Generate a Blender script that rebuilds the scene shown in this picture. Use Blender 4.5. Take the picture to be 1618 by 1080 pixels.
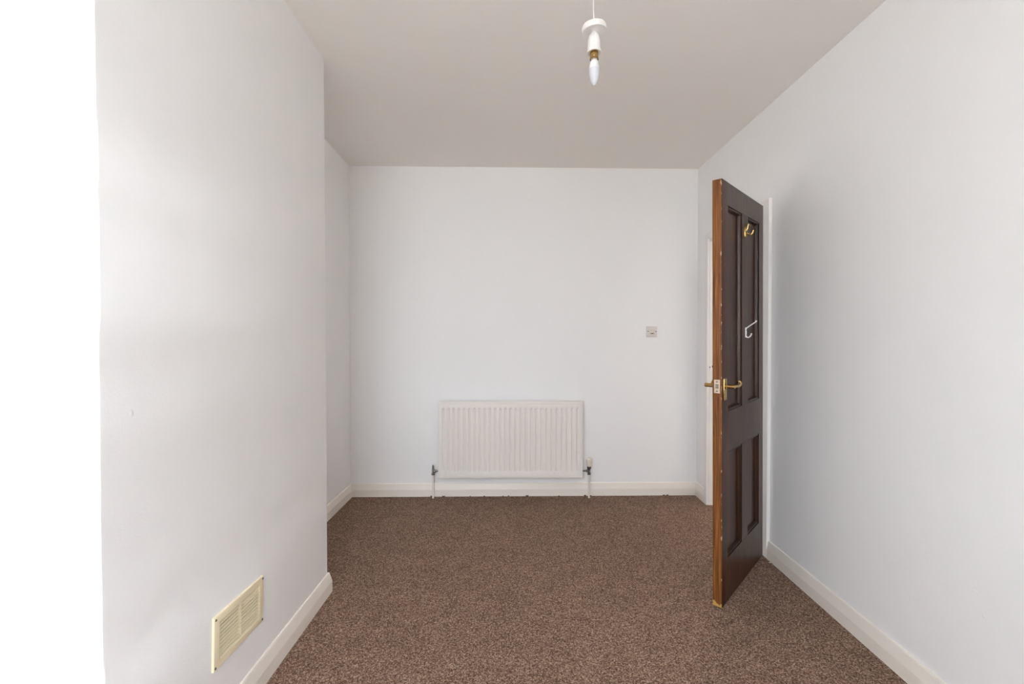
import bpy, bmesh, math, random
from math import pi, sin, cos, atan, atan2, radians
from mathutils import Vector, Matrix

for o in list(bpy.data.objects):
    bpy.data.objects.remove(o)
sc = bpy.context.scene
COL = sc.collection
random.seed(7)

# ------------------------------------------------------------------ camera
FPX = 719.0                                   # focal length in pixels of a 1618 wide picture
cam_d = bpy.data.cameras.new('camera')
cam_d.sensor_width = 36.0
cam_d.lens = FPX / 1618 * 36.0
cam_d.clip_start = 0.02
cam = bpy.data.objects.new('camera', cam_d)
COL.objects.link(cam)
cam.location = (0, 0, 1.25)
cam.rotation_euler = (pi / 2 - atan(10 / FPX), 0, atan(5 / FPX))
sc.camera = cam

# ------------------------------------------------------------------ sky, daylight through the window, exposure
YF = -1.10                                    # inner face of the window wall, behind the camera
WX0, WX1, WZ0, WZ1 = -1.20, 0.20, 0.55, 2.48  # window opening
w = bpy.data.worlds.new('overcast_sky')
sc.world = w
w.use_nodes = True
wn = w.node_tree.nodes
bg = wn['Background']
bg.inputs['Color'].default_value = (0.88, 0.95, 1.03, 1)
bg.inputs['Strength'].default_value = 16.0

def portal(x0, x1, z0, z1, y):
    l = bpy.data.lights.new('window_portal', 'AREA')
    l.shape = 'RECTANGLE'
    l.size, l.size_y = x1 - x0, z1 - z0
    l.cycles.is_portal = True
    o = bpy.data.objects.new('window_portal', l)
    COL.objects.link(o)
    o.location = ((x0 + x1) / 2, y, (z0 + z1) / 2)
    o.rotation_euler = (pi / 2, 0, 0)         # area lights shine along -Z: turned to +Y, into the room
    o.rotation_euler = (-pi / 2, 0, pi)
    return o
portal(WX0, WX1, WZ0, WZ1, YF - 0.10)

# the sun stands over the roof, behind the house: it lights the yard in front of the window, not the room
sun_d = bpy.data.lights.new('sun', 'SUN')
sun_d.energy = 63.0
sun_d.angle = radians(2)
sun_d.color = (1.0, 0.97, 0.93)
sun = bpy.data.objects.new('sun', sun_d)
COL.objects.link(sun)
sun.location = (0, 12, 14)
sun.rotation_euler = (radians(-42), 0, radians(12))

vs = sc.view_settings
vs.view_transform = 'Standard'
vs.look = 'None'
vs.gamma = 1
vs.use_curve_mapping = False
vs.exposure = -0.07
sc.cycles.max_bounces = 16
sc.cycles.diffuse_bounces = 12
sc.cycles.use_denoising = True
sc.cycles.sample_clamp_indirect = 10

# ------------------------------------------------------------------ materials
def srgb(r, g, b):
    f = lambda c: (c / 255 / 12.92) if c <= 10 else ((c / 255 + 0.055) / 1.055) ** 2.4
    return (f(r), f(g), f(b), 1)

def mat(name, col, rough=0.5, metal=0.0, spec=0.5, coat=0.0, bump=None, vary=None):
    """plain surface; bump = (scale, distance); vary = (scale, amount) for a slight mottling"""
    m = bpy.data.materials.new(name)
    m.use_nodes = True
    nt = m.node_tree
    b = nt.nodes['Principled BSDF']
    b.inputs['Base Color'].default_value = col
    b.inputs['Roughness'].default_value = rough
    b.inputs['Metallic'].default_value = metal
    b.inputs['Specular IOR Level'].default_value = spec
    b.inputs['Coat Weight'].default_value = coat
    tc = nt.nodes.new('ShaderNodeTexCoord')
    if vary:
        n = nt.nodes.new('ShaderNodeTexNoise')
        n.inputs['Scale'].default_value = vary[0]
        n.inputs['Detail'].default_value = 5
        nt.links.new(tc.outputs['Object'], n.inputs['Vector'])
        r = nt.nodes.new('ShaderNodeValToRGB')
        r.color_ramp.elements[0].position = 0.3
        r.color_ramp.elements[1].position = 0.7
        r.color_ramp.elements[0].color = tuple(c * (1 - vary[1]) for c in col[:3]) + (1,)
        r.color_ramp.elements[1].color = tuple(min(1, c * (1 + vary[1])) for c in col[:3]) + (1,)
        nt.links.new(n.outputs['Fac'], r.inputs['Fac'])
        nt.links.new(r.outputs['Color'], b.inputs['Base Color'])
    if bump:
        prev = None
        for s, dist in bump:
            n = nt.nodes.new('ShaderNodeTexNoise')
            n.inputs['Scale'].default_value = s
            n.inputs['Detail'].default_value = 3
            nt.links.new(tc.outputs['Object'], n.inputs['Vector'])
            bp = nt.nodes.new('ShaderNodeBump')
            bp.inputs['Strength'].default_value = 1.0
            bp.inputs['Distance'].default_value = dist
            nt.links.new(n.outputs['Fac'], bp.inputs['Height'])
            if prev:
                nt.links.new(prev.outputs['Normal'], bp.inputs['Normal'])
            prev = bp
        nt.links.new(prev.outputs['Normal'], b.inputs['Normal'])
    return m

M_WALL = mat('white_wall_paint', (0.875, 0.875, 0.875, 1), 0.8, spec=0.12, bump=[(180, 0.0003), (9, 0.0016), (2.2, 0.004)])
M_CEIL = mat('ceiling_paint', (0.86, 0.83, 0.795, 1), 0.8, spec=0.2, bump=[(200, 0.0003), (3, 0.004)])
M_TRIM = mat('cream_gloss_paint', (0.855, 0.80, 0.73, 1), 0.35, bump=[(14, 0.0008)])
M_WHITE_TRIM = mat('white_gloss_paint', (0.83, 0.815, 0.79, 1), 0.35, bump=[(14, 0.0008)])
M_RAD = mat('radiator_enamel', (0.82, 0.785, 0.745, 1), 0.38, vary=(3, 0.01))
M_PIPE = mat('painted_pipe', (0.82, 0.78, 0.74, 1), 0.4, vary=(30, 0.03))
M_TRV = mat('thermostat_plastic', (0.76, 0.70, 0.60, 1), 0.45, vary=(20, 0.02))
M_NICKEL = mat('tarnished_nickel', (0.20, 0.18, 0.16, 1), 0.38, 0.85, vary=(60, 0.25))
M_VENT = mat('cream_vent_plastic', srgb(243, 231, 198), 0.42, vary=(4, 0.012))
M_HOLE = mat('dark_cavity', (0.03, 0.027, 0.022, 1), 0.9, vary=(20, 0.2))
M_DUCT = mat('shaded_duct', (0.14, 0.115, 0.075, 1), 0.9, vary=(20, 0.2))
M_SCREW = mat('dull_steel_screw', (0.16, 0.15, 0.14, 1), 0.45, 0.7, vary=(200, 0.2))
M_SWITCH = mat('grey_white_switch_plastic', (0.70, 0.67, 0.62, 1), 0.4, vary=(30, 0.02))
M_ROCKER = mat('cream_rocker_plastic', (0.66, 0.60, 0.52, 1), 0.4, vary=(30, 0.02))
M_PENDANT = mat('white_pendant_plastic', (0.80, 0.785, 0.76, 1), 0.4, vary=(20, 0.01))
M_BULB_CAP = mat('white_bulb_collar', (0.80, 0.80, 0.79, 1), 0.4, vary=(20, 0.01))
M_BULB = mat('frosted_bulb', (0.60, 0.62, 0.66, 1), 0.35, vary=(20, 0.01))
M_BULB.node_tree.nodes['Principled BSDF'].inputs['Subsurface Weight'].default_value = 0.1
M_BULB.node_tree.nodes['Principled BSDF'].inputs['Subsurface Radius'].default_value = (0.01, 0.01, 0.01)
M_BRASS = mat('worn_brass', srgb(180, 148, 92), 0.25, 1.0, vary=(80, 0.18))
M_BRASS_PALE = mat('bright_brass', srgb(222, 190, 122), 0.22, 1.0, vary=(80, 0.12))
M_CAP = mat('bulb_cap_metal', (0.72, 0.68, 0.63, 1), 0.35, 0.6, vary=(80, 0.1))
M_LATCH = mat('painted_latch_steel', srgb(205, 185, 165), 0.5, 0.1, vary=(90, 0.14))
M_HOOKW = mat('white_enamel', (0.86, 0.84, 0.83, 1), 0.3, vary=(60, 0.02))
M_HINGE = mat('painted_hinge', srgb(60, 42, 30), 0.5, 0.3, vary=(160, 0.5))
M_TUFT = mat('carpet_yarn', srgb(92, 72, 60), 0.95, spec=0.1, vary=(300, 0.4))
M_CHIP = mat('paint_flake', (0.8, 0.78, 0.74, 1), 0.6, vary=(200, 0.05))
M_GARDEN = mat('paved_yard', (0.45, 0.43, 0.40, 1), 0.9, vary=(2, 0.1))

def carpet_material():
    m = bpy.data.materials.new('brown_flecked_carpet')
    m.use_nodes = True
    nt = m.node_tree
    L = nt.links.new
    b = nt.nodes['Principled BSDF']
    b.inputs['Roughness'].default_value = 0.95
    b.inputs['Specular IOR Level'].default_value = 0.08
    tc = nt.nodes.new('ShaderNodeTexCoord')
    v = nt.nodes.new('ShaderNodeTexVoronoi')          # the loops of yarn
    v.inputs['Scale'].default_value = 240
    v.inputs['Randomness'].default_value = 1.0
    L(tc.outputs['Object'], v.inputs['Vector'])
    n1 = nt.nodes.new('ShaderNodeTexNoise')           # flecks of three yarn colours
    n1.inputs['Scale'].default_value = 135
    n1.inputs['Detail'].default_value = 4
    n1.inputs['Roughness'].default_value = 0.75
    L(tc.outputs['Object'], n1.inputs['Vector'])
    sep = nt.nodes.new('ShaderNodeSeparateColor')
    L(v.outputs['Color'], sep.inputs['Color'])
    mx = nt.nodes.new('ShaderNodeMix')
    mx.data_type = 'FLOAT'
    mx.inputs[0].default_value = 0.40
    L(n1.outputs['Fac'], mx.inputs[2])
    L(sep.outputs['Red'], mx.inputs[3])
    r = nt.nodes.new('ShaderNodeValToRGB')
    e = r.color_ramp.elements
    e[0].position, e[0].color = 0.22, srgb(70, 50, 39)
    e[1].position, e[1].color = 0.80, srgb(208, 181, 158)
    k = e.new(0.42); k.color = srgb(116, 92, 78)
    k = e.new(0.58); k.color = srgb(151, 125, 109)
    L(mx.outputs[0], r.inputs['Fac'])
    n2 = nt.nodes.new('ShaderNodeTexNoise')           # broad mottling
    n2.inputs['Scale'].default_value = 9
    n2.inputs['Detail'].default_value = 6
    L(tc.outputs['Object'], n2.inputs['Vector'])
    r2 = nt.nodes.new('ShaderNodeValToRGB')
    r2.color_ramp.elements[0].position, r2.color_ramp.elements[0].color = 0.3, (0.86, 0.85, 0.84, 1)
    r2.color_ramp.elements[1].position, r2.color_ramp.elements[1].color = 0.7, (1.0, 1.0, 1.0, 1)
    L(n2.outputs['Fac'], r2.inputs['Fac'])
    mu = nt.nodes.new('ShaderNodeMix')
    mu.data_type = 'RGBA'
    mu.blend_type = 'MULTIPLY'
    mu.inputs[0].default_value = 1
    L(r.outputs['Color'], mu.inputs[6])
    L(r2.outputs['Color'], mu.inputs[7])
    L(mu.outputs[2], b.inputs['Base Color'])
    bp = nt.nodes.new('ShaderNodeBump')
    bp.inputs['Strength'].default_value = 0.8
    bp.inputs['Distance'].default_value = 0.004
    bp.invert = True
    L(v.outputs['Distance'], bp.inputs['Height'])
    L(bp.outputs['Normal'], b.inputs['Normal'])
    return m
M_CARPET = carpet_material()

def wood_material(name, dark, mid, light, rough, coat, chips, grain=1.0, foot=False):
    """stained timber, grain along Z; chips = pale wear along the free arris (x near 0)"""
    m = bpy.data.materials.new(name)
    m.use_nodes = True
    nt = m.node_tree
    L = nt.links.new
    b = nt.nodes['Principled BSDF']
    b.inputs['Roughness'].default_value = rough
    b.inputs['Coat Weight'].default_value = coat
    b.inputs['Specular IOR Level'].default_value = 0.30
    b.inputs['Coat Roughness'].default_value = rough * 0.8
    tc = nt.nodes.new('ShaderNodeTexCoord')
    mp = nt.nodes.new('ShaderNodeMapping')
    mp.inputs['Scale'].default_value = (90 * grain, 90 * grain, 4)
    L(tc.outputs['Object'], mp.inputs['Vector'])
    n = nt.nodes.new('ShaderNodeTexNoise')
    n.inputs['Scale'].default_value = 1.0
    n.inputs['Detail'].default_value = 6
    n.inputs['Roughness'].default_value = 0.65
    n.inputs['Distortion'].default_value = 0.6
    L(mp.outputs['Vector'], n.inputs['Vector'])
    r = nt.nodes.new('ShaderNodeValToRGB')
    e = r.color_ramp.elements
    e[0].position, e[0].color = 0.30, dark
    e[1].position, e[1].color = 0.72, light
    k = e.new(0.5); k.color = mid
    L(n.outputs['Fac'], r.inputs['Fac'])
    col = r.outputs['Color']
    if chips:
        sp = nt.nodes.new('ShaderNodeSeparateXYZ')
        L(tc.outputs['Object'], sp.inputs['Vector'])
        cn = nt.nodes.new('ShaderNodeTexNoise')
        cn.inputs['Scale'].default_value = 75
        cn.inputs['Detail'].default_value = 4
        mp2 = nt.nodes.new('ShaderNodeMapping')
        mp2.inputs['Scale'].default_value = (1, 1, 0.35)
        L(tc.outputs['Object'], mp2.inputs['Vector'])
        L(mp2.outputs['Vector'], cn.inputs['Vector'])
        # distance from the arris (x = 0, y = 0)
        ax = nt.nodes.new('ShaderNodeMath'); ax.operation = 'ABSOLUTE'
        L(sp.outputs['X'], ax.inputs[0])
        ay = nt.nodes.new('ShaderNodeMath'); ay.operation = 'ABSOLUTE'
        L(sp.outputs['Y'], ay.inputs[0])
        ad = nt.nodes.new('ShaderNodeMath'); ad.operation = 'ADD'
        L(ax.outputs[0], ad.inputs[0]); L(ay.outputs[0], ad.inputs[1])
        mr = nt.nodes.new('ShaderNodeMapRange')
        mr.inputs['From Min'].default_value = 0.0
        mr.inputs['From Max'].default_value = 0.011
        mr.inputs['To Min'].default_value = 0.20
        mr.inputs['To Max'].default_value = -0.35
        L(ad.outputs[0], mr.inputs['Value'])
        sm = nt.nodes.new('ShaderNodeMath'); sm.operation = 'ADD'
        L(cn.outputs['Fac'], sm.inputs[0]); L(mr.outputs['Result'], sm.inputs[1])
        st = nt.nodes.new('ShaderNodeMapRange')
        st.inputs['From Min'].default_value = 0.63
        st.inputs['From Max'].default_value = 0.69
        L(sm.outputs[0], st.inputs['Value'])
        mx = nt.nodes.new('ShaderNodeMix'); mx.data_type = 'RGBA'
        L(st.outputs['Result'], mx.inputs[0])
        L(col, mx.inputs[6])
        mx.inputs[7].default_value = srgb(196, 158, 122)
        col = mx.outputs[2]
        if foot:                                      # raw timber where the foot of the door has been scuffed
            fz = nt.nodes.new('ShaderNodeMath'); fz.operation = 'MULTIPLY_ADD'
            L(cn.outputs['Fac'], fz.inputs[0]); fz.inputs[1].default_value = 0.06
            L(sp.outputs['Z'], fz.inputs[2])
            fs = nt.nodes.new('ShaderNodeMapRange')
            fs.inputs['From Min'].default_value = 0.051
            fs.inputs['From Max'].default_value = 0.047
            L(fz.outputs[0], fs.inputs['Value'])
            mx2 = nt.nodes.new('ShaderNodeMix'); mx2.data_type = 'RGBA'
            L(fs.outputs['Result'], mx2.inputs[0])
            L(col, mx2.inputs[6])
            mx2.inputs[7].default_value = srgb(188, 150, 84)
            col = mx2.outputs[2]
    L(col, b.inputs['Base Color'])
    bp = nt.nodes.new('ShaderNodeBump')
    bp.inputs['Strength'].default_value = 0.35
    bp.inputs['Distance'].default_value = 0.0012
    L(n.outputs['Fac'], bp.inputs['Height'])
    L(bp.outputs['Normal'], b.inputs['Normal'])
    return m
M_DOOR = wood_material('dark_stained_wood', srgb(40, 22, 12), srgb(60, 35, 20), srgb(82, 51, 32), 0.30, 0.0, True, 0.35)
M_EDGE = wood_material('worn_door_edge', srgb(52, 26, 9), srgb(116, 70, 32), srgb(158, 104, 54), 0.5, 0.0, True, 1.7, True)
M_MOULD = wood_material('brown_moulding', srgb(32, 17, 9), srgb(50, 29, 16), srgb(76, 47, 27), 0.30, 0.0, False, 1.0)

def glass_material():
    m = bpy.data.materials.new('window_glass')
    m.use_nodes = True
    nt = m.node_tree
    nt.nodes.remove(nt.nodes['Principled BSDF'])
    out = nt.nodes['Material Output']
    t = nt.nodes.new('ShaderNodeBsdfTransparent')
    g = nt.nodes.new('ShaderNodeBsdfGlossy')
    g.inputs['Roughness'].default_value = 0.02
    x = nt.nodes.new('ShaderNodeMixShader')
    x.inputs[0].default_value = 0.06
    nt.links.new(t.outputs[0], x.inputs[1]); nt.links.new(g.outputs[0], x.inputs[2])
    nt.links.new(x.outputs[0], out.inputs['Surface'])
    return m
M_GLASS = glass_material()

# ------------------------------------------------------------------ mesh helpers
def box(bm, x0, x1, y0, y1, z0, z1, mi=0):
    vs_ = [bm.verts.new((x, y, z)) for x in (x0, x1) for y in (y0, y1) for z in (z0, z1)]
    q = [(0, 1, 3, 2), (4, 6, 7, 5), (0, 4, 5, 1), (2, 3, 7, 6), (0, 2, 6, 4), (1, 5, 7, 3)]
    out = []
    for a in q:
        f = bm.faces.new([vs_[i] for i in a]); f.material_index = mi; out.append(f)
    return out

def bevel(bm, r, seg=2, edges=None):
    bmesh.ops.bevel(bm, geom=edges or bm.edges[:], offset=r, segments=seg, affect='EDGES', profile=0.5, clamp_overlap=True)

def rings(bm, sections, closed=True, caps=True):
    """skin a list of equal-length point loops"""
    vv = [[bm.verts.new(p) for p in s] for s in sections]
    n = len(vv[0])
    for a, b in zip(vv, vv[1:]):
        for i in range(n if closed else n - 1):
            j = (i + 1) % n
            bm.faces.new((a[i], a[j], b[j], b[i]))
    if caps:
        bm.faces.new(list(reversed(vv[0]))); bm.faces.new(vv[-1])
    return vv

def lathe(bm, prof, n=24, centre=(0, 0, 0), axis='Z', caps=True):
    """prof = [(radius, height)...] turned about an axis"""
    c = Vector(centre)
    secs = []
    for r, h in prof:
        s = []
        for k in range(n):
            a = 2 * pi * k / n
            p = Vector((r * cos(a), r * sin(a), h))
            if axis == 'Y': p = Vector((p.x, p.z, -p.y))
            if axis == 'X': p = Vector((p.z, p.y, -p.x))
            s.append(c + p)
        secs.append(s)
    rings(bm, secs, True, caps)

def tube(bm, pts, rad, n=10, flat=1.0):
    """tube along points; rad a number or one per point; flat squashes it sideways"""
    pts = [Vector(p) for p in pts]
    rs = rad if isinstance(rad, (list, tuple)) else [rad] * len(pts)
    secs = []
    prev = None
    for i, p in enumerate(pts):
        t = (pts[min(i + 1, len(pts) - 1)] - pts[max(i - 1, 0)]).normalized()
        if prev is None:
            a = t.orthogonal().normalized()
        else:
            a = (prev - t * prev.dot(t)).normalized()
        prev = a
        b = t.cross(a)
        secs.append([p + a * rs[i] * cos(2 * pi * k / n) + b * rs[i] * flat * sin(2 * pi * k / n) for k in range(n)])
    rings(bm, secs)

def smooth_path(pts, per=5):
    """Catmull-Rom through the points"""
    P = [Vector(p) for p in pts]
    P = [P[0] * 2 - P[1]] + P + [P[-1] * 2 - P[-2]]
    out = []
    for i in range(1, len(P) - 2):
        for k in range(per):
            t = k / per
            a, b, c, d = P[i - 1], P[i], P[i + 1], P[i + 2]
            out.append(0.5 * ((2 * b) + (c - a) * t + (2 * a - 5 * b + 4 * c - d) * t * t + (3 * b - a - 3 * c + d) * t ** 3))
    out.append(P[-2])
    return out

def obj(name, bm, mats, parent=None, smooth=None):
    bmesh.ops.recalc_face_normals(bm, faces=bm.faces[:])
    me = bpy.data.meshes.new(name)
    bm.to_mesh(me); bm.free()
    for m in (mats if isinstance(mats, (list, tuple)) else [mats]):
        me.materials.append(m)
    if smooth is not None:
        me.shade_smooth()
        me.set_sharp_from_angle(angle=radians(smooth))
    o = bpy.data.objects.new(name, me)
    COL.objects.link(o)
    if parent: o.parent = parent
    return o

def empty(name, loc):
    o = bpy.data.objects.new(name, None)
    o.empty_display_size = 0.05
    o.location = loc
    COL.objects.link(o)
    return o

def tag(o, label=None, cat=None, group=None, kind=None):
    if label: o['label'] = label
    if cat: o['category'] = cat
    if group: o['group'] = group
    if kind: o['kind'] = kind
    return o

def struct(name, bm, m, label, smooth=None, parent=None):
    return tag(obj(name, bm, m, parent, smooth), label, kind='structure')

NB = bmesh.new

# ------------------------------------------------------------------ the room shell
XL, XR = -1.280, 1.428                  # left alcove wall, right wall
XC, YC0, YC1 = -0.912, 0.991, 2.187     # face of the chimney breast, its near and far corner
YBL, YBR = 3.516, 3.578                 # far wall at its left and right corner (not quite square)
T = 0.12
TOP = 2.66
yb = lambda x: YBL + (x - XL) / (XR - XL) * (YBR - YBL)

# floor
bm = NB()
box(bm, XL - T, XR + 1.3, YF - T, 5.7, -0.08, 0.0)
FLOOR = struct('floor', bm, M_CARPET, 'brown flecked loop pile carpet over the whole floor')

# ceiling, slightly out of level
LEFT_Z = [(-3.0, 2.580), (1.8, 2.578), (2.187, 2.568), (3.1, 2.570), (3.516, 2.557), (5, 2.556)]
def lz(y):
    for (a, za), (b, zb) in zip(LEFT_Z, LEFT_Z[1:]):
        if y <= b: return za + (zb - za) * (y - a) / (b - a)
    return LEFT_Z[-1][1]
def ceil_z(x, y):
    t = (x - XL) / (XR - XL)
    r = 2.541 + (y - 1.78) * 0.0045 if y > 1.78 else 2.541
    return lz(y) * (1 - t) + r * t
bm = NB()
xs = [XL - T + (XR - XL + 2 * T) * i / 14 for i in range(15)]
ys = [YF - T + (3.72 - YF + T) * i / 26 for i in range(27)]
lo = [[bm.verts.new((x, y, ceil_z(x, y))) for x in xs] for y in ys]
hi = [[bm.verts.new((x, y, 2.72)) for x in xs] for y in ys]
for j in range(len(ys) - 1):
    for i in range(len(xs) - 1):
        bm.faces.new((lo[j][i], lo[j][i + 1], lo[j + 1][i + 1], lo[j + 1][i]))
        bm.faces.new((hi[j][i], hi[j + 1][i], hi[j + 1][i + 1], hi[j][i + 1]))
for j in range(len(ys) - 1):
    for i in (0, len(xs) - 1):
        bm.faces.new((lo[j][i], lo[j + 1][i], hi[j + 1][i], hi[j][i]))
for i in range(len(xs) - 1):
    for j in (0, len(ys) - 1):
        bm.faces.new((lo[j][i], lo[j][i + 1], hi[j][i + 1], hi[j][i]))
struct('ceiling', bm, M_CEIL, 'plain off-white plaster ceiling, a little uneven', 30)

# walls
bm = NB()
box(bm, XL - T, XL, YF - T, YBL + 0.1, 0, TOP)
struct('wall_left', bm, M_WALL, 'white wall of the left alcoves beside the chimney breast')

bm = NB()
rings(bm, [[Vector((XL - T, yb(XL - T), z)), Vector((XR + T, yb(XR + T), z)), Vector((XR + T, yb(XR) + T, z)), Vector((XL - T, yb(XL) + T, z))] for z in (0, TOP)])
struct('wall_back', bm, M_WALL, 'white far wall with the radiator and the switch')

DY0, DY1, DZ = 2.625, 3.357, 1.958      # door opening in the right wall
bm = NB()
box(bm, XR, XR + T, YF - T, DY0, 0, TOP)
box(bm, XR, XR + T, DY1, 5.7, 0, TOP)
box(bm, XR, XR + T, DY0, DY1, DZ, TOP)
WALL_R = struct('wall_right', bm, M_WALL, 'white right wall with the doorway')

# chimney breast: plastered block with hand-made, slightly wavering corners
bm = NB()
N = 60
secs = []
for k in range(N + 1):
    z = TOP * k / N
    j1 = random.uniform(-1, 1) * 0.0008 + 0.0008 * sin(z * 5.1)
    j2 = random.uniform(-1, 1) * 0.0005
    lean = -0.0035 * (z - 1.25)         # the corners lean a hair out of plumb
    secs.append([Vector((XL, YC0, z)), Vector((XC - 0.004, YC0 + j1, z)), Vector((XC - 0.001, YC0 + 0.001 + j1, z)), Vector((XC + j1 * 0.4, YC0 + 0.005, z)),
                 Vector((XC + 0.3 * lean + j2, YC1 - 0.005, z)), Vector((XC + 0.3 * lean - 0.0012, YC1 - 0.001, z)), Vector((XC - 0.005, YC1 + j2, z)), Vector((XL, YC1, z))])
rings(bm, secs)
BREAST = struct('wall_chimney_breast', bm, M_WALL, 'white plastered chimney breast standing out on the left, vent low on its face', 50)

# window wall behind the camera
bm = NB()
box(bm, XL - T, WX0, YF - T, YF, 0, TOP)
box(bm, WX1, XR + T, YF - T, YF, 0, TOP)
box(bm, WX0, WX1, YF - T, YF, 0, WZ0)
box(bm, WX0, WX1, YF - T, YF, WZ1, TOP)
struct('wall_front', bm, M_WALL, 'white window wall behind the camera')

win = tag(empty('window_1', ((WX0 + WX1) / 2, YF - T, WZ0)), 'wide white framed window behind the camera', kind='structure')
def wbox(name, x0, x1, y0, y1, z0, z1, m):
    b = NB(); box(b, x0 - win.location.x, x1 - win.location.x, y0 - win.location.y, y1 - win.location.y, z0 - win.location.z, z1 - win.location.z)
    return obj(name, b, m, win)
fy0, fy1 = YF - T + 0.01, YF - 0.05
wbox('window_sill', WX0 + 0.001, WX1 - 0.001, fy0, YF + 0.04, WZ0, WZ0 + 0.03, M_WHITE_TRIM)
xm = [WX0, WX0 + (WX1 - WX0) / 3, WX0 + 2 * (WX1 - WX0) / 3, WX1]
for i in range(4):
    h = 0.03
    x0 = min(max(xm[i] - h, WX0), WX1 - 2 * h)
    wbox('mullion', x0, x0 + 2 * h, fy0, fy1, WZ0 + 0.03, WZ1, M_WHITE_TRIM)
for i in range(3):
    a = xm[i] + (0.06 if i == 0 else 0.03); b_ = xm[i + 1] - (0.06 if i == 2 else 0.03)
    wbox('rail', a, b_, fy0, fy1, WZ1 - 0.05, WZ1, M_WHITE_TRIM)
    wbox('rail', a, b_, fy0, fy1, WZ0 + 0.03, WZ0 + 0.08, M_WHITE_TRIM)
    wbox('pane', a, b_, fy0 + 0.02, fy0 + 0.024, WZ0 + 0.08, WZ1 - 0.05, M_GLASS)

# yard outside the window, landing beyond the door
bm = NB(); box(bm, -25, 25, -40, YF - T - 0.02, -0.35, -0.30)
struct('ground_outside', bm, M_GARDEN, 'paved yard outside the window')
bm = NB()
box(bm, XR + 1.2, XR + 1.3, 1.6, 5.7, 0, 2.6)
box(bm, XR + T, XR + 1.2, 1.6, 1.7, 0, 2.6)
box(bm, XR + T, XR + 1.2, 5.6, 5.7, 0, 2.6)
struct('wall_landing', bm, M_WALL, 'white walls of the landing beyond the door')
hall_d = bpy.data.lights.new('landing_fill_light', 'AREA')            # unseen fill lamp, added on the landing to brighten the far walls
hall_d.shape = 'DISK'
hall_d.size = 0.35
hall_d.energy = 66
hall_d.color = (1.0, 0.97, 0.93)
hall = bpy.data.objects.new('landing_fill_light', hall_d)
COL.objects.link(hall)
hall.location = (XR + 0.70, 4.60, 2.56)  # far along the lengthened landing, so mostly bounced light comes through the doorway
bm = NB(); box(bm, XR + T, XR + 1.3, 1.6, 5.7, 2.6, 2.7)
struct('ceiling_landing', bm, M_CEIL, 'ceiling of the landing beyond the door')

# skirting boards: one profile run round the room, mitred at every corner
PROF = [(0.0, 0.0), (0.0175, 0.0), (0.0175, 0.053), (0.0165, 0.058), (0.0085, 0.094), (0.0065, 0.0985), (0.004, 0.100), (0.0, 0.100)]
PATH = [(XL, YF), (XL, YC0), (XC, YC0), (XC, YC1), (XL, YC1), (XL, YBL), (XR, YBR), (XR, 3.402)]
def offset_path(path, o):
    """points of the path moved o to the right of its direction of travel"""
    P = [Vector(p) for p in path]
    nrm = []
    for a, b in zip(P, P[1:]):
        d = (b - a).normalized(); nrm.append(Vector((d.y, -d.x)))
    out = [P[0] + nrm[0] * o]
    for i in range(1, len(P) - 1):
        n1, n2 = nrm[i - 1], nrm[i]
        m = (n1 + n2).normalized()
        out.append(P[i] + m * (o / max(0.1, m.dot(n1))))
    out.append(P[-1] + nrm[-1] * o)
    return out
def skirting(name, path, i0, i1, label):
    offs = [offset_path(path, o) for o, z in PROF]
    b = NB()
    rings(b, [[Vector((offs[k][i].x, offs[k][i].y, PROF[k][1])) for k in range(len(PROF))] for i in range(i0, i1 + 1)])
    return struct(name, b, M_TRIM, label)
skirting('baseboard_left_front', PATH, 0, 1, 'cream skirting board of the near left alcove')
skirting('baseboard_chimney_breast', PATH, 1, 4, 'white chamfered skirting board round the chimney breast')
skirting('baseboard_left', PATH, 4, 5, 'cream skirting board of the far left alcove')
skirting('baseboard_back', PATH, 5, 6, 'cream skirting board along the far wall under the radiator')
skirting('baseboard_right_back', PATH, 6, 7, 'short piece of skirting board between far corner and doorway')
skirting('baseboard_right', [(XR, 2.548), (XR, YF)], 0, 1, 'cream skirting board along the right wall in front of the door')
skirting('baseboard_front', [(XR, YF), (XL, YF)], 0, 1, 'cream skirting board under the window behind the camera')

# door frame: lining and three architraves
frame = tag(empty('trim_1', (XR, DY0, 0)), 'white painted door frame in the right wall', kind='structure')
def fbox(name, x0, x1, y0, y1, z0, z1, m=M_WHITE_TRIM, bv=0.0, parent=frame):
    b = NB(); box(b, x0 - XR, x1 - XR, y0 - DY0, y1 - DY0, z0, z1)
    if bv: bevel(b, bv, 2)
    return obj(name, b, m, parent)
AX = XR - 0.0185                        # front face of the architraves
fbox('architrave', AX, XR, 2.548, DY0 + 0.004, 0, 2.015, bv=0.002)
fbox('architrave', AX, XR, DY1 - 0.004, 3.402, 0, 2.000, bv=0.002)
fbox('architrave', AX + 0.001, XR, DY0 + 0.004, DY1 - 0.004, DZ - 0.004, 2.010, bv=0.002)
fbox('lining', XR + 0.0005, XR + T, DY0, DY0 + 0.02, 0, DZ - 0.02)
lin = fbox('lining', XR + 0.0005, XR + T, DY1 - 0.02 + 0.0155, DY1 + 0.004, 0, DZ - 0.02)
fbox('lining', XR + 0.0005, XR + T, DY0, DY1, DZ - 0.02, DZ - 0.0005)
fbox('door_stop', XR + 0.055, XR + 0.085, DY1 - 0.016, DY1 - 0.0045, 0, DZ - 0.02)
fbox('door_stop', XR + 0.055, XR + 0.085, DY0 + 0.02, DY0 + 0.032, 0, DZ - 0.02)
strike = fbox('strike_plate', XR + 0.002, XR + 0.026, DY1 - 0.0065, DY1 - 0.0043, 0.985, 1.045)
strike['label'] = 'painted over strike plate'
fbox('keep_hole', XR + 0.018, XR + 0.0255, DY1 - 0.0072, DY1 - 0.0062, 1.016, 1.030, M_HOLE)
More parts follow.
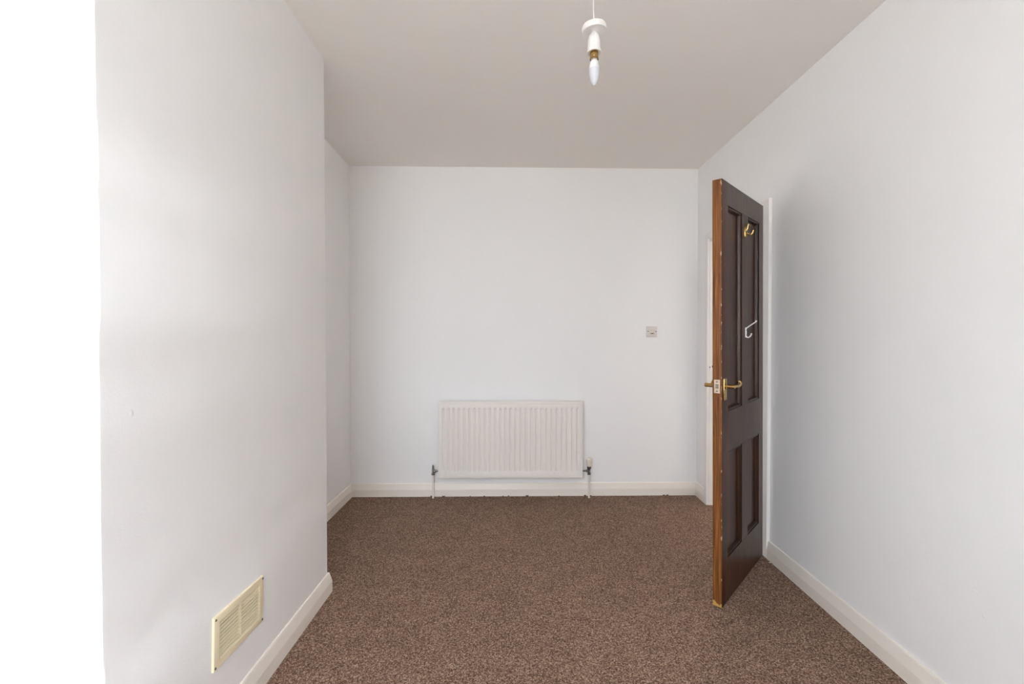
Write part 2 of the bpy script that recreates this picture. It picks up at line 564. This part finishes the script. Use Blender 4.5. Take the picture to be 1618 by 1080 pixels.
fbox('keep_hole', XR + 0.0, XR + 0.005, DY1 - 0.0072, DY1 - 0.0062, 1.012, 1.024, M_HOLE)

# small lumps under the wall paint
def blemish(parent, p, r, axis):
    b = NB()
    bmesh.ops.create_icosphere(b, subdivisions=2, radius=1.0)
    sx, sy, sz = r
    for v in b.verts:
        k = 1 + random.uniform(-0.2, 0.2)
        v.co = Vector((v.co.x * sx * k, v.co.y * sy * k, v.co.z * sz * k)) + Vector(p)
    return obj('plaster_lump', b, M_WALL, parent, 60)
blemish(BREAST, (XC, 1.073, 1.065), (0.0009, 0.006, 0.010), 'x')
blemish(BREAST, (XC, 1.735, 0.395), (0.0008, 0.007, 0.010), 'x')
blemish(WALL_R, (XR, 1.41, 0.455), (0.0008, 0.011, 0.006), 'x')
blemish(WALL_R, (XR, 1.385, 0.40), (0.0008, 0.006, 0.011), 'x')

# ------------------------------------------------------------------ the open door
A = Vector((0.945, 2.070, 0.003))       # foot of its free edge, room side
P = Vector((1.3925, 2.555))             # hinge side
ang = atan2(P.y - A.y, P.x - A.x)
W, H, TH = 0.660, 1.948, 0.041
door = empty('door_1', A)
door.rotation_mode = 'XYZ'
door.rotation_euler = (Matrix.Rotation(ang, 3, 'Z') @ Matrix.Rotation(-0.020, 3, 'Y')).to_euler()   # it sags a little on its hinges
tag(door, 'dark brown stained four-panel wooden door standing open on the right', 'door', kind='structure')
# door frame of reference: x from free edge to hinge, y from room face (0) to back (TH), z up
U = [0.0, 0.082, 0.290, 0.385, 0.584, W]
Z = [0.0, 0.207, 0.702, 0.893, 1.842, H]
def board(name, x0, x1, z0, z1, edge=False):
    b = NB()
    fs = box(b, x0, x1, 0, TH, z0, z1)
    if edge:
        for v in b.verts:               # top corner knocked round
            pass
        ed = [e for e in b.edges if all(abs(v.co.x) < 1e-6 for v in e.verts)]
        bevel(b, 0.0035, 3, ed)
        b.normal_update()
        for f in b.faces:
            if f.calc_center_median().x < 0.002 and abs(f.normal.y) < 0.9: f.material_index = 1
    else:
        bevel(b, 0.0006, 1)
    return obj(name, b, [M_DOOR, M_EDGE], door, 40)
board('stile', U[0], U[1], 0, H, True)['label'] = 'closing stile with worn orange-brown edge'
board('stile', U[4], U[5], 0, H)
board('rail', U[1], U[4], Z[0], Z[1])
board('rail', U[1], U[4], Z[2], Z[3])
board('rail', U[1], U[4], Z[4], Z[5])
board('muntin', U[2], U[3], Z[1], Z[2])
board('muntin', U[2], U[3], Z[3], Z[4])
MPROF = [(0.0, 0.0005), (0.0, 0.0045), (0.0015, 0.0055), (0.0035, 0.0035), (0.0065, 0.0030), (0.0095, 0.0045), (0.0115, 0.0085), (0.0130, 0.0145), (0.0150, 0.0175), (0.0170, 0.0180), (0.0185, 0.0165), (0.0185, 0.0190)]
for (x0, x1, z0, z1) in ((U[1], U[2], Z[1], Z[2]), (U[3], U[4], Z[1], Z[2]), (U[1], U[2], Z[3], Z[4]), (U[3], U[4], Z[3], Z[4])):
    b = NB(); box(b, x0, x1, 0.0180, TH - 0.0180, z0, z1)
    pn = obj('panel', b, M_DOOR, door)
    for front in (True, False):
        b = NB()
        secs = []
        for i, d in MPROF:
            y = d if front else TH - d
            secs.append([Vector((x0 + i, y, z0 + i)), Vector((x1 - i, y, z0 + i)), Vector((x1 - i, y, z1 - i)), Vector((x0 + i, y, z1 - i))])
        rings(b, secs, True, False)
        obj('moulding', b, M_MOULD, pn, 20)

# lever handles on both faces
def handle(side):
    b = NB()
    y0 = 0.0 if side < 0 else TH
    s = side
    yy = lambda d: y0 + s * d
    h = empty('door_handle', (0, 0, 0)); h.parent = door
    h['label'] = 'brass lever handle on a rectangular plate'
    a_, c_ = sorted((yy(0), yy(0.006)))
    box(b, 0.0165, 0.0535, a_, c_, 0.952, 1.052)
    bevel(b, 0.0022, 2)
    obj('back_plate', b, M_BRASS, h, 40)
    b = NB()
    zc = 1.016
    lathe(b, [(0.012, 0), (0.012, s * 0.004), (0.009, s * 0.007), (0.0085, s * 0.022), (0.0095, s * 0.034), (0.0085, s * 0.040)], 20, (0.036, yy(0.006), zc), 'Y')
    obj('spindle_boss', b, M_BRASS, h, 40)
    b = NB()
    pts = smooth_path([(0.030, yy(0.040), zc), (0.045, yy(0.042), zc), (0.075, yy(0.041), zc - 0.001), (0.100, yy(0.042), zc - 0.003), (0.116, yy(0.044), zc + 0.001), (0.126, yy(0.043), zc + 0.010), (0.124, yy(0.036), zc + 0.016), (0.116, yy(0.033), zc + 0.013)], 4)
    n_ = len(pts)
    tube(b, pts, [0.0066 - 0.0026 * k / (n_ - 1) for k in range(n_)], 12)
    obj('lever', b, M_BRASS_PALE, h, 60)
    for z in (0.963, 1.041):
        b = NB(); lathe(b, [(0.0035, 0), (0.0035, s * 0.0006), (0.002, s * 0.0012)], 12, (0.035, yy(0.006), z), 'Y')
        obj('screw', b, M_BRASS, h, 40)
handle(-1)
handle(1)

# latch face plate let into the free edge
lp = empty('latch', (0, 0, 0)); lp.parent = door; lp['label'] = 'pale steel latch plate let into the door edge'
b = NB(); box(b, -0.0012, 0.002, 0.0075, 0.0335, 0.986, 1.047); bevel(b, 0.0006, 1)
obj('face_plate', b, M_LATCH, lp)
b = NB(); box(b, -0.0016, 0.001, 0.0145, 0.0265, 1.008, 1.0265)
obj('bolt_hole', b, M_HOLE, lp)
b = NB()
rings(b, [[Vector((-0.001, 0.016, z)), Vector((-0.001, 0.025, z)), Vector((-0.005, 0.025, z)), Vector((-0.003, 0.016, z))] for z in (1.010, 1.024)])
obj('latch_bolt', b, M_NICKEL, lp)
for z in (0.995, 1.038):
    b = NB(); lathe(b, [(0.0036, 0), (0.0036, -0.0006), (0.002, -0.001)], 12, (-0.0012, 0.0205, z), 'X')
    obj('screw', b, M_SCREW, lp, 40)

# hinges in the hanging edge
for z in (0.335, 1.675):
    h = empty('hinge', (0, 0, 0)); h.parent = door
    b = NB(); box(b, W - 0.001, W + 0.0006, 0.006, 0.034, z - 0.045, z + 0.045)
    obj('leaf', b, M_HINGE, h)
    b = NB(); lathe(b, [(0.0035, -0.047), (0.005, -0.045), (0.005, -0.016), (0.0045, -0.0155), (0.005, -0.015), (0.005, 0.015), (0.0045, 0.0155), (0.005, 0.016), (0.005, 0.045), (0.0035, 0.047)], 12, (W + 0.0015, 0.008, z))
    obj('knuckle', b, M_HINGE, h, 40)

# brass double coat hook on the upper muntin
uc = 0.3385
hk = empty('coat_hook', (0, 0, 0)); hk.parent = door; hk['label'] = 'small brass double hook high on the door'
b = NB()
rings(b, [[Vector((uc + 0.0095 * sx * c, -d, 1.757 + 0.031 * sz * c)) for sx, sz in ((cos(2 * pi * k / 20), sin(2 * pi * k / 20)) for k in range(20))] for c, d in ((1.0, 0.0), (1.0, 0.002), (0.85, 0.0045), (0.5, 0.006))])
obj('back_plate', b, M_BRASS, hk, 40)
b = NB()
pts = smooth_path([(uc, -0.004, 1.752), (uc, -0.014, 1.747), (uc, -0.024, 1.743), (uc, -0.033, 1.750), (uc, -0.037, 1.764)], 5)
tube(b, pts, [0.0042] * (len(pts) - 5) + [0.0042, 0.0046, 0.0054, 0.0060, 0.0040], 12)
obj('lower_prong', b, M_BRASS_PALE, hk, 60)
b = NB()
pts = smooth_path([(uc, -0.004, 1.766), (uc, -0.010, 1.774), (uc, -0.012, 1.786), (uc, -0.014, 1.797)], 5)
tube(b, pts, [0.0042] * (len(pts) - 4) + [0.0046, 0.0052, 0.0056, 0.0036], 12)
obj('upper_prong', b, M_BRASS_PALE, hk, 60)
b = NB(); lathe(b, [(0.0045, 0), (0.0045, -0.002), (0.0025, -0.004)], 12, (uc, -0.006, 1.757), 'Y')
obj('screw', b, M_SCREW, hk, 40)

# white double hook at half height
uw = 0.347
wk = empty('coat_hook', (0, 0, 0)); wk.parent = door; wk['label'] = 'white double coat hook at half height of the door'
b = NB(); box(b, uw - 0.007, uw + 0.007, -0.0045, 0, 1.232, 1.282); bevel(b, 0.0012, 2)
obj('back_plate', b, M_HOOKW, wk, 40)
b = NB()
pts = smooth_path([(uw, -0.003, 1.277), (uw, -0.020, 1.290), (uw, -0.036, 1.301), (uw, -0.047, 1.309), (uw, -0.050, 1.316)], 5)
tube(b, pts, [0.0028] * (len(pts) - 6) + [0.0029, 0.0031, 0.0036, 0.0043, 0.0047, 0.0030], 12)
obj('upper_prong', b, M_HOOKW, wk, 60)
b = NB()
pts = smooth_path([(uw, -0.003, 1.234), (uw, -0.012, 1.232), (uw, -0.021, 1.236), (uw, -0.026, 1.244), (uw, -0.028, 1.252)], 5)
tube(b, pts, [0.0030] * (len(pts) - 5) + [0.0031, 0.0034, 0.0038, 0.0038, 0.0026], 12)
obj('lower_prong', b, M_HOOKW, wk, 60)
for z in (1.245, 1.268):
    b = NB(); lathe(b, [(0.003, 0), (0.003, -0.0006), (0.0018, -0.0012)], 10, (uw, -0.0045, z), 'Y')
    obj('screw', b, M_SCREW, wk, 40)

# ------------------------------------------------------------------ radiator
RX0, RX1, RZ0, RZ1, RY = -0.588, 0.517, 0.163, 0.746, 3.452
rad = tag(empty('radiator', ((RX0 + RX1) / 2, RY, 0)), 'white panel radiator with vertical grooves on the far wall', 'radiator')
rad.rotation_euler.z = 0.014
RW, RH = RX1 - RX0, RZ1 - RZ0
hx = RW / 2
# local frame: x centred, y from the front (0) to the wall (+), z up from the floor
def groove_panel():
    b = NB()
    NG = 27
    pitch = 0.0393
    half = 0.0125
    x_first = -pitch * (NG - 1) / 2
    zt, zb_ = RZ0 + RH - 0.044, RZ0 + 0.050
    xs_ = [-hx, -hx + 0.0008, -hx + 0.003, -hx + 0.0095, -hx + 0.0105, -hx + 0.0135, -hx + 0.015]
    for g in range(NG):
        c = x_first + g * pitch
        xs_ += [c - half, c - half * 0.72, c - half * 0.36, c, c + half * 0.36, c + half * 0.72, c + half]
    xs_ += [-x for x in reversed(xs_[:7])]
    zs_ = [RZ0, RZ0 + 0.0008, RZ0 + 0.003, RZ0 + 0.0095, RZ0 + 0.0105, RZ0 + 0.0135, RZ0 + 0.015,
           zb_ - 0.001, zb_ + 0.004, zb_ + 0.009, zb_ + 0.016, (zb_ + zt) / 2, zt - 0.016, zt - 0.009, zt - 0.004, zt + 0.001,
           RZ1 - 0.015, RZ1 - 0.0135, RZ1 - 0.0105, RZ1 - 0.0095, RZ1 - 0.003, RZ1 - 0.0008, RZ1]
    def border(e):                      # e: distance from the rim
        if e < 0.0004: return 0.012
        if e < 0.0025: return 0.0045
        if e < 0.0100: return 0.0030 if e < 0.005 else 0.0032
        if e < 0.0142: return 0.0075
        return 0.0
    def depth(x, z):
        e = min(hx - abs(x), z - RZ0, RZ1 - z)
        d = border(e)
        if zb_ - 0.002 < z < zt + 0.002 and e > 0.014:
            k = round((x - x_first) / pitch)
            if 0 <= k < NG:
                q = abs(x - x_first - k * pitch) / half
                if q < 1:
                    f = 0.5 + 0.5 * cos(pi * q)
                    s = min(1, max(0, (z - zb_) / 0.012)) * min(1, max(0, (zt - z) / 0.012))
                    s = s * s * (3 - 2 * s)
                    d += 0.0100 * f * s
        return d
    grid = [[b.verts.new((x, depth(x, z), z)) for x in xs_] for z in zs_]
    for j in range(len(zs_) - 1):
        for i in range(len(xs_) - 1):
            b.faces.new((grid[j][i], grid[j][i + 1], grid[j + 1][i + 1], grid[j + 1][i]))
    # the back of the pressing
    back = [[b.verts.new((x, 0.020, z)) for x in (-hx, hx)] for z in (RZ0, RZ1)]
    b.faces.new((back[0][0], back[1][0], back[1][1], back[0][1]))
    b.faces.new([grid[0][i] for i in range(len(xs_))] + [back[0][1], back[0][0]])
    b.faces.new([grid[-1][i] for i in range(len(xs_))] + [back[1][1], back[1][0]])
    b.faces.new([grid[j][0] for j in range(len(zs_))] + [back[1][0], back[0][0]])
    b.faces.new([grid[j][-1] for j in range(len(zs_))] + [back[1][1], back[0][1]])
    return b
obj('front_panel', groove_panel(), M_RAD, rad, 25)
b = NB()                                # convector fins behind the panel
for k in range(54):
    x = -hx + 0.03 + (RW - 0.06) * k / 53
    box(b, x - 0.0006, x + 0.0006, 0.0195, 0.050, RZ0 + 0.04, RZ1 - 0.03)
fins = obj('convector_fins', b, M_RAD, rad); fins['kind'] = 'stuff'
for sx in (-1, 1):
    b = NB(); box(b, sx * (hx - 0.005) - 0.001, sx * (hx - 0.005) + 0.001, 0.0195, 0.054, RZ0 + 0.004, RZ1 - 0.002)
    obj('side_panel', b, M_RAD, rad)
b = NB()                                # slotted top grille
box(b, -hx + 0.004, hx - 0.004, 0.014, 0.018, RZ1 - 0.004, RZ1 + 0.0025)
box(b, -hx + 0.004, hx - 0.004, 0.052, 0.056, RZ1 - 0.004, RZ1 + 0.0025)
for k in range(56):
    x = -hx + 0.008 + (RW - 0.016) * k / 55
    box(b, x - 0.004, x + 0.004, 0.0175, 0.0525, RZ1 - 0.0035, RZ1 - 0.0020)
obj('top_grille', b, M_RAD, rad)
for x in (-0.36, 0.36):                 # wall brackets
    b = NB(); box(b, x - 0.015, x + 0.015, 0.050, 0.0875 + 0.006 * (x > 0), RZ0 + 0.06, RZ1 - 0.08)
    obj('wall_bracket', b, M_RAD, rad)
def valve(side, px):
    # side -1: plain lockshield, +1: thermostatic
    v = empty('lockshield_valve' if side < 0 else 'thermostatic_valve', (0, 0, 0)); v.parent = rad
    v['label'] = 'tarnished metal lockshield valve' if side < 0 else 'tarnished metal valve with cream thermostat head'
    yv = 0.036
    zc = 0.209
    b = NB()
    lathe(b, [(0.0095, -0.030), (0.0125, -0.029), (0.0125, -0.016), (0.0095, -0.015), (0.0095, 0.012), (0.0080, 0.016)], 6, (px, yv, zc))
    obj('valve_body', b, M_NICKEL, v, 30)
    b = NB()
    L_ = (hx - abs(px)) * -1
    lathe(b, [(0.0070, 0.0), (0.0070, -side * 0.006), (0.0115, -side * 0.008), (0.0115, -side * 0.020), (0.0070, -side * 0.022), (0.0070, -side * (L_ + 0.004))], 8, (px, yv, zc), 'X')
    obj('union_nut', b, M_NICKEL, v, 30)
    b = NB()
    if side < 0:
        lathe(b, [(0.0070, 0.014), (0.0075, 0.018), (0.0065, 0.040), (0.0050, 0.047)], 14, (px, yv, zc))
        obj('cap', b, M_NICKEL, v, 40)
    else:
        lathe(b, [(0.010, 0.012), (0.0150, 0.018), (0.0170, 0.030), (0.0165, 0.036)], 16, (px, yv, zc))
        obj('collar', b, M_NICKEL, v, 40)
        b = NB()
        secs = []
        for r_, h_ in ((0.0165, 0.036), (0.0205, 0.041), (0.0222, 0.055), (0.0222, 0.078), (0.0205, 0.090), (0.0165, 0.096), (0.009, 0.099)):
            s_ = []
            for k in range(36):
                a = 2 * pi * k / 36
                rr = r_ * (1 - (0.10 if k % 3 == 0 and 0.04 < h_ < 0.1 else 0))
                s_.append(Vector((px + rr * cos(a), yv + rr * sin(a), zc + h_)))
            secs.append(s_)
        rings(b, secs)
        obj('thermostat_head', b, M_TRV, v, 35)
    b = NB()
    lathe(b, [(0.0075, 0.0), (0.0075, zc - 0.025)], 16, (px, yv, 0.0))
    obj('pipe', b, M_PIPE, rad, 40)
valve(-1, -hx - 0.043)
valve(1, hx + 0.053)

# ------------------------------------------------------------------ wall switch on the far wall
sx, sz = 1.068, 1.282
sw = tag(empty('light_switch', (sx, yb(sx), sz)), 'small square white switch plate on the far wall, right of the radiator', 'switch')
sw.rotation_euler.z = atan2(YBR - YBL, XR - XL)
b = NB(); box(b, -0.0425, 0.0425, -0.009, 0.0, -0.0425, 0.0425)
bevel(b, 0.003, 2)
obj('plate', b, M_SWITCH, sw, 40)
b = NB()                                # raised surround of the rocker
box(b, -0.022, 0.022, -0.0115, -0.008, -0.018, 0.018); bevel(b, 0.001, 1)
obj('rocker_surround', b, M_SWITCH, sw)
b = NB()
rings(b, [[Vector((x, -0.0115, -0.0145)), Vector((x, -0.0155, -0.010)), Vector((x, -0.0125, 0.004)), Vector((x, -0.0120, 0.0145)), Vector((x, -0.0105, 0.0145)), Vector((x, -0.0105, -0.0145))] for x in (-0.0165, 0.0165)])
obj('rocker', b, M_ROCKER, sw)
b = NB(); box(b, -0.010, 0.010, -0.0145, -0.0112, -0.0185, -0.0135)
obj('indicator_slot', b, M_DUCT, sw)
for x in (-0.031, 0.031):
    b = NB(); lathe(b, [(0.0042, 0), (0.0042, -0.0006), (0.0030, -0.0014)], 12, (x, -0.009, 0.001), 'Y')
    obj('screw', b, M_SCREW, sw, 40)

# ------------------------------------------------------------------ air vent on the chimney breast
vent = tag(empty('air_vent', (XC, 1.482, 0.3135)), 'cream plastic louvred air vent low on the chimney breast', 'vent')
vent.rotation_euler.x = -0.034
# local frame: x out of the wall, y along the wall, z up
VW, VH, VD = 0.268, 0.162, 0.008
y0, y1, z0, z1 = -VW / 2, VW / 2, -VH / 2, VH / 2
oy, oz0, oz1, cb = 0.026, -0.058, 0.056, 0.004      # opening half gaps
b = NB()
def rect(x, a, c, e, f): return [Vector((x, a, e)), Vector((x, c, e)), Vector((x, c, f)), Vector((x, a, f))]
oa, oc = y0 + oy, y1 - oy
rings(b, [rect(0, y0, y1, z0, z1), rect(VD - 0.003, y0, y1, z0, z1), rect(VD - 0.001, y0 + 0.001, y1 - 0.001, z0 + 0.001, z1 - 0.001), rect(VD, y0 + 0.003, y1 - 0.003, z0 + 0.003, z1 - 0.003),
          rect(VD, oa - 0.001, oc + 0.001, oz0 - 0.001, oz1 + 0.001), rect(VD - 0.001, oa, oc, oz0, oz1), rect(0, oa, oc, oz0, oz1)], True, False)
obj('frame', b, M_VENT, vent, 30)
b = NB(); box(b, 0, 0.0065, -cb, cb, oz0, oz1)
obj('centre_bar', b, M_VENT, vent)
b = NB(); box(b, 0.0003, 0.0008, y0 + oy, y1 - oy, oz0, oz1)  # dark sheet behind the slats, shade of the gaps put into its colour
obj('duct_shade_sheet', b, M_DUCT, vent)
NS = 10
ph = (oz1 - oz0) / NS
slat_me = None
for side in (-1, 1):
    a, c = (y0 + oy, -cb) if side < 0 else (cb, y1 - oy)
    for k in range(NS):
        zc = oz0 + ph * (k + 0.5)
        b = NB()
        # blade sloping down and outwards
        sec = [(0.0012, -0.0002), (0.0020, 0.0004), (0.0076, -0.0024), (0.0078, -0.0042), (0.0066, -0.0044)]
        rings(b, [[Vector((x, y, zc + dz)) for x, dz in sec] for y in (a, c)])
        obj('slat', b, M_VENT, vent)
for yy_ in (y0 + 0.0068, y1 - 0.0068):
    for zz in (z0 + 0.009, z1 - 0.009):
        b = NB(); lathe(b, [(0.0038, 0), (0.0038, 0.0008), (0.0026, 0.0018)], 12, (VD, yy_, zz), 'X')
        obj('screw', b, M_SCREW, vent, 40)

# ------------------------------------------------------------------ pendant lamp
PX, PY = 0.2665, 1.55
pz = ceil_z(PX, PY)
pend = tag(empty('pendant_lamp', (PX, PY, pz)), 'white pendant lampholder with unlit candle bulb hanging from the ceiling', 'lamp')
b = NB(); lathe(b, [(0.030, 0.0), (0.030, -0.012), (0.026, -0.018), (0.006, -0.020)], 32, (0, 0, 0))
obj('ceiling_plate', b, M_PENDANT, pend, 40)
Zp = lambda z: z - pz
b = NB(); tube(b, [(-0.0045, 0, -0.010), (-0.0040, 0, Zp(2.40)), (-0.0022, 0, Zp(2.33)), (-0.0015, 0, Zp(2.285)), (-0.001, 0, Zp(2.255))], 0.0021, 10)
obj('cord', b, M_PENDANT, pend, 60)
b = NB()                                # loose rose cover that has slid down onto the lampholder
lathe(b, [(0.0045, 0.0225), (0.030, 0.0235), (0.0385, 0.0215), (0.0408, 0.0170), (0.0415, 0.0010), (0.0408, 0.0), (0.0402, 0.0),
          (0.0360, 0.0035), (0.0240, 0.0050), (0.0140, 0.0040), (0.0066, 0.0020), (0.0062, 0.0060)], 48, (0, 0, 0), caps=False)
rc = obj('rose_cover', b, M_PENDANT, pend, 35)
rc.location = (0, 0, Zp(2.2705)); rc.rotation_euler = (0, -0.068, 0)
b = NB()
lathe(b, [(0.0060, Zp(2.276)), (0.0065, Zp(2.2705)), (0.0100, Zp(2.2680)), (0.0140, Zp(2.2640)), (0.0170, Zp(2.2590)), (0.0193, Zp(2.252)), (0.0208, Zp(2.243)), (0.0217, Zp(2.230)), (0.0218, Zp(2.214)), (0.0222, Zp(2.211)), (0.0232, Zp(2.210)), (0.0232, Zp(2.203)), (0.0205, Zp(2.202)), (0.0195, Zp(2.205)), (0.0150, Zp(2.206))], 40)
obj('lampholder', b, M_PENDANT, pend, 35)
b = NB()
lathe(b, [(0.0138, Zp(2.207)), (0.0138, Zp(2.183)), (0.0144, Zp(2.1825)), (0.0144, Zp(2.1805)), (0.0128, Zp(2.1800)), (0.0128, Zp(2.207))], 32)
obj('bayonet_socket', b, M_BRASS, pend, 35)
bulb = empty('bulb', (0, 0, 0)); bulb.parent = pend; bulb['label'] = 'unlit white candle bulb'
b = NB(); lathe(b, [(0.0110, Zp(2.200)), (0.0110, Zp(2.172)), (0.0080, Zp(2.171))], 24)
for a in (-1.75, 1.39):
    tube(b, [(0.0100 * cos(a), 0.0100 * sin(a), Zp(2.187)), (0.0152 * cos(a), 0.0152 * sin(a), Zp(2.187))], 0.0016, 8)
obj('bulb_cap', b, M_CAP, bulb, 35)
b = NB(); lathe(b, [(0.0095, Zp(2.176)), (0.0118, Zp(2.174)), (0.0140, Zp(2.169)), (0.0160, Zp(2.160)), (0.0174, Zp(2.149)), (0.0168, Zp(2.1488))], 32)
obj('bulb_collar', b, M_BULB_CAP, bulb, 50)
b = NB(); lathe(b, [(0.0171, Zp(2.1492)), (0.0174, Zp(2.145)), (0.0168, Zp(2.135)), (0.0150, Zp(2.123)), (0.0122, Zp(2.111)), (0.0086, Zp(2.101)), (0.0050, Zp(2.0955)), (0.0018, Zp(2.0938))], 32)
obj('bulb_globe', b, M_BULB, bulb, 60)

# ------------------------------------------------------------------ stray carpet yarn along the far skirting
def tuft(x, y, r, n):
    b = NB()
    for k in range(n):
        a = random.uniform(0, pi)
        l = r * random.uniform(0.7, 1.3)
        bx = x + random.uniform(-0.5, 0.5) * r
        tube(b, smooth_path([(bx, y, -0.001), (bx + 0.3 * l * cos(a), y - 0.2 * l, l * 0.5), (bx + 0.6 * l * cos(a), y - 0.3 * l * sin(a), l * random.uniform(0.3, 0.75))], 2), [0.0026, 0.0027, 0.0025, 0.0022, 0.0014], 6)
    return obj('carpet_tuft', b, M_TUFT, FLOOR)
for px_, r_, n_ in ((681.5, 0.014, 5), (700, 0.011, 6), (743, 0.008, 4), (765, 0.009, 4), (795, 0.009, 4), (804, 0.011, 5), (833, 0.013, 7), (884, 0.008, 4), (926.5, 0.012, 5), (935, 0.010, 4), (1053, 0.013, 5), (1058, 0.013, 5)):
    x_ = (px_ - 814) / FPX * 3.50
    tuft(x_, yb(x_) - 0.0215, r_, n_)

# fleck of paint on the carpet by the door frame
b = NB()
bmesh.ops.create_icosphere(b, subdivisions=1, radius=1.0)
for v in b.verts:
    k = 1 + random.uniform(-0.3, 0.3)
    v.co = Vector((v.co.x * 0.006 * k, v.co.y * 0.005 * k, 0.0022 + v.co.z * 0.0024))
fl = obj('paint_flake', b, M_CHIP)
fl.location = (1.402, 2.497, 0.0)
tag(fl, 'tiny white flake of paint on the carpet by the door frame', 'paint flake')
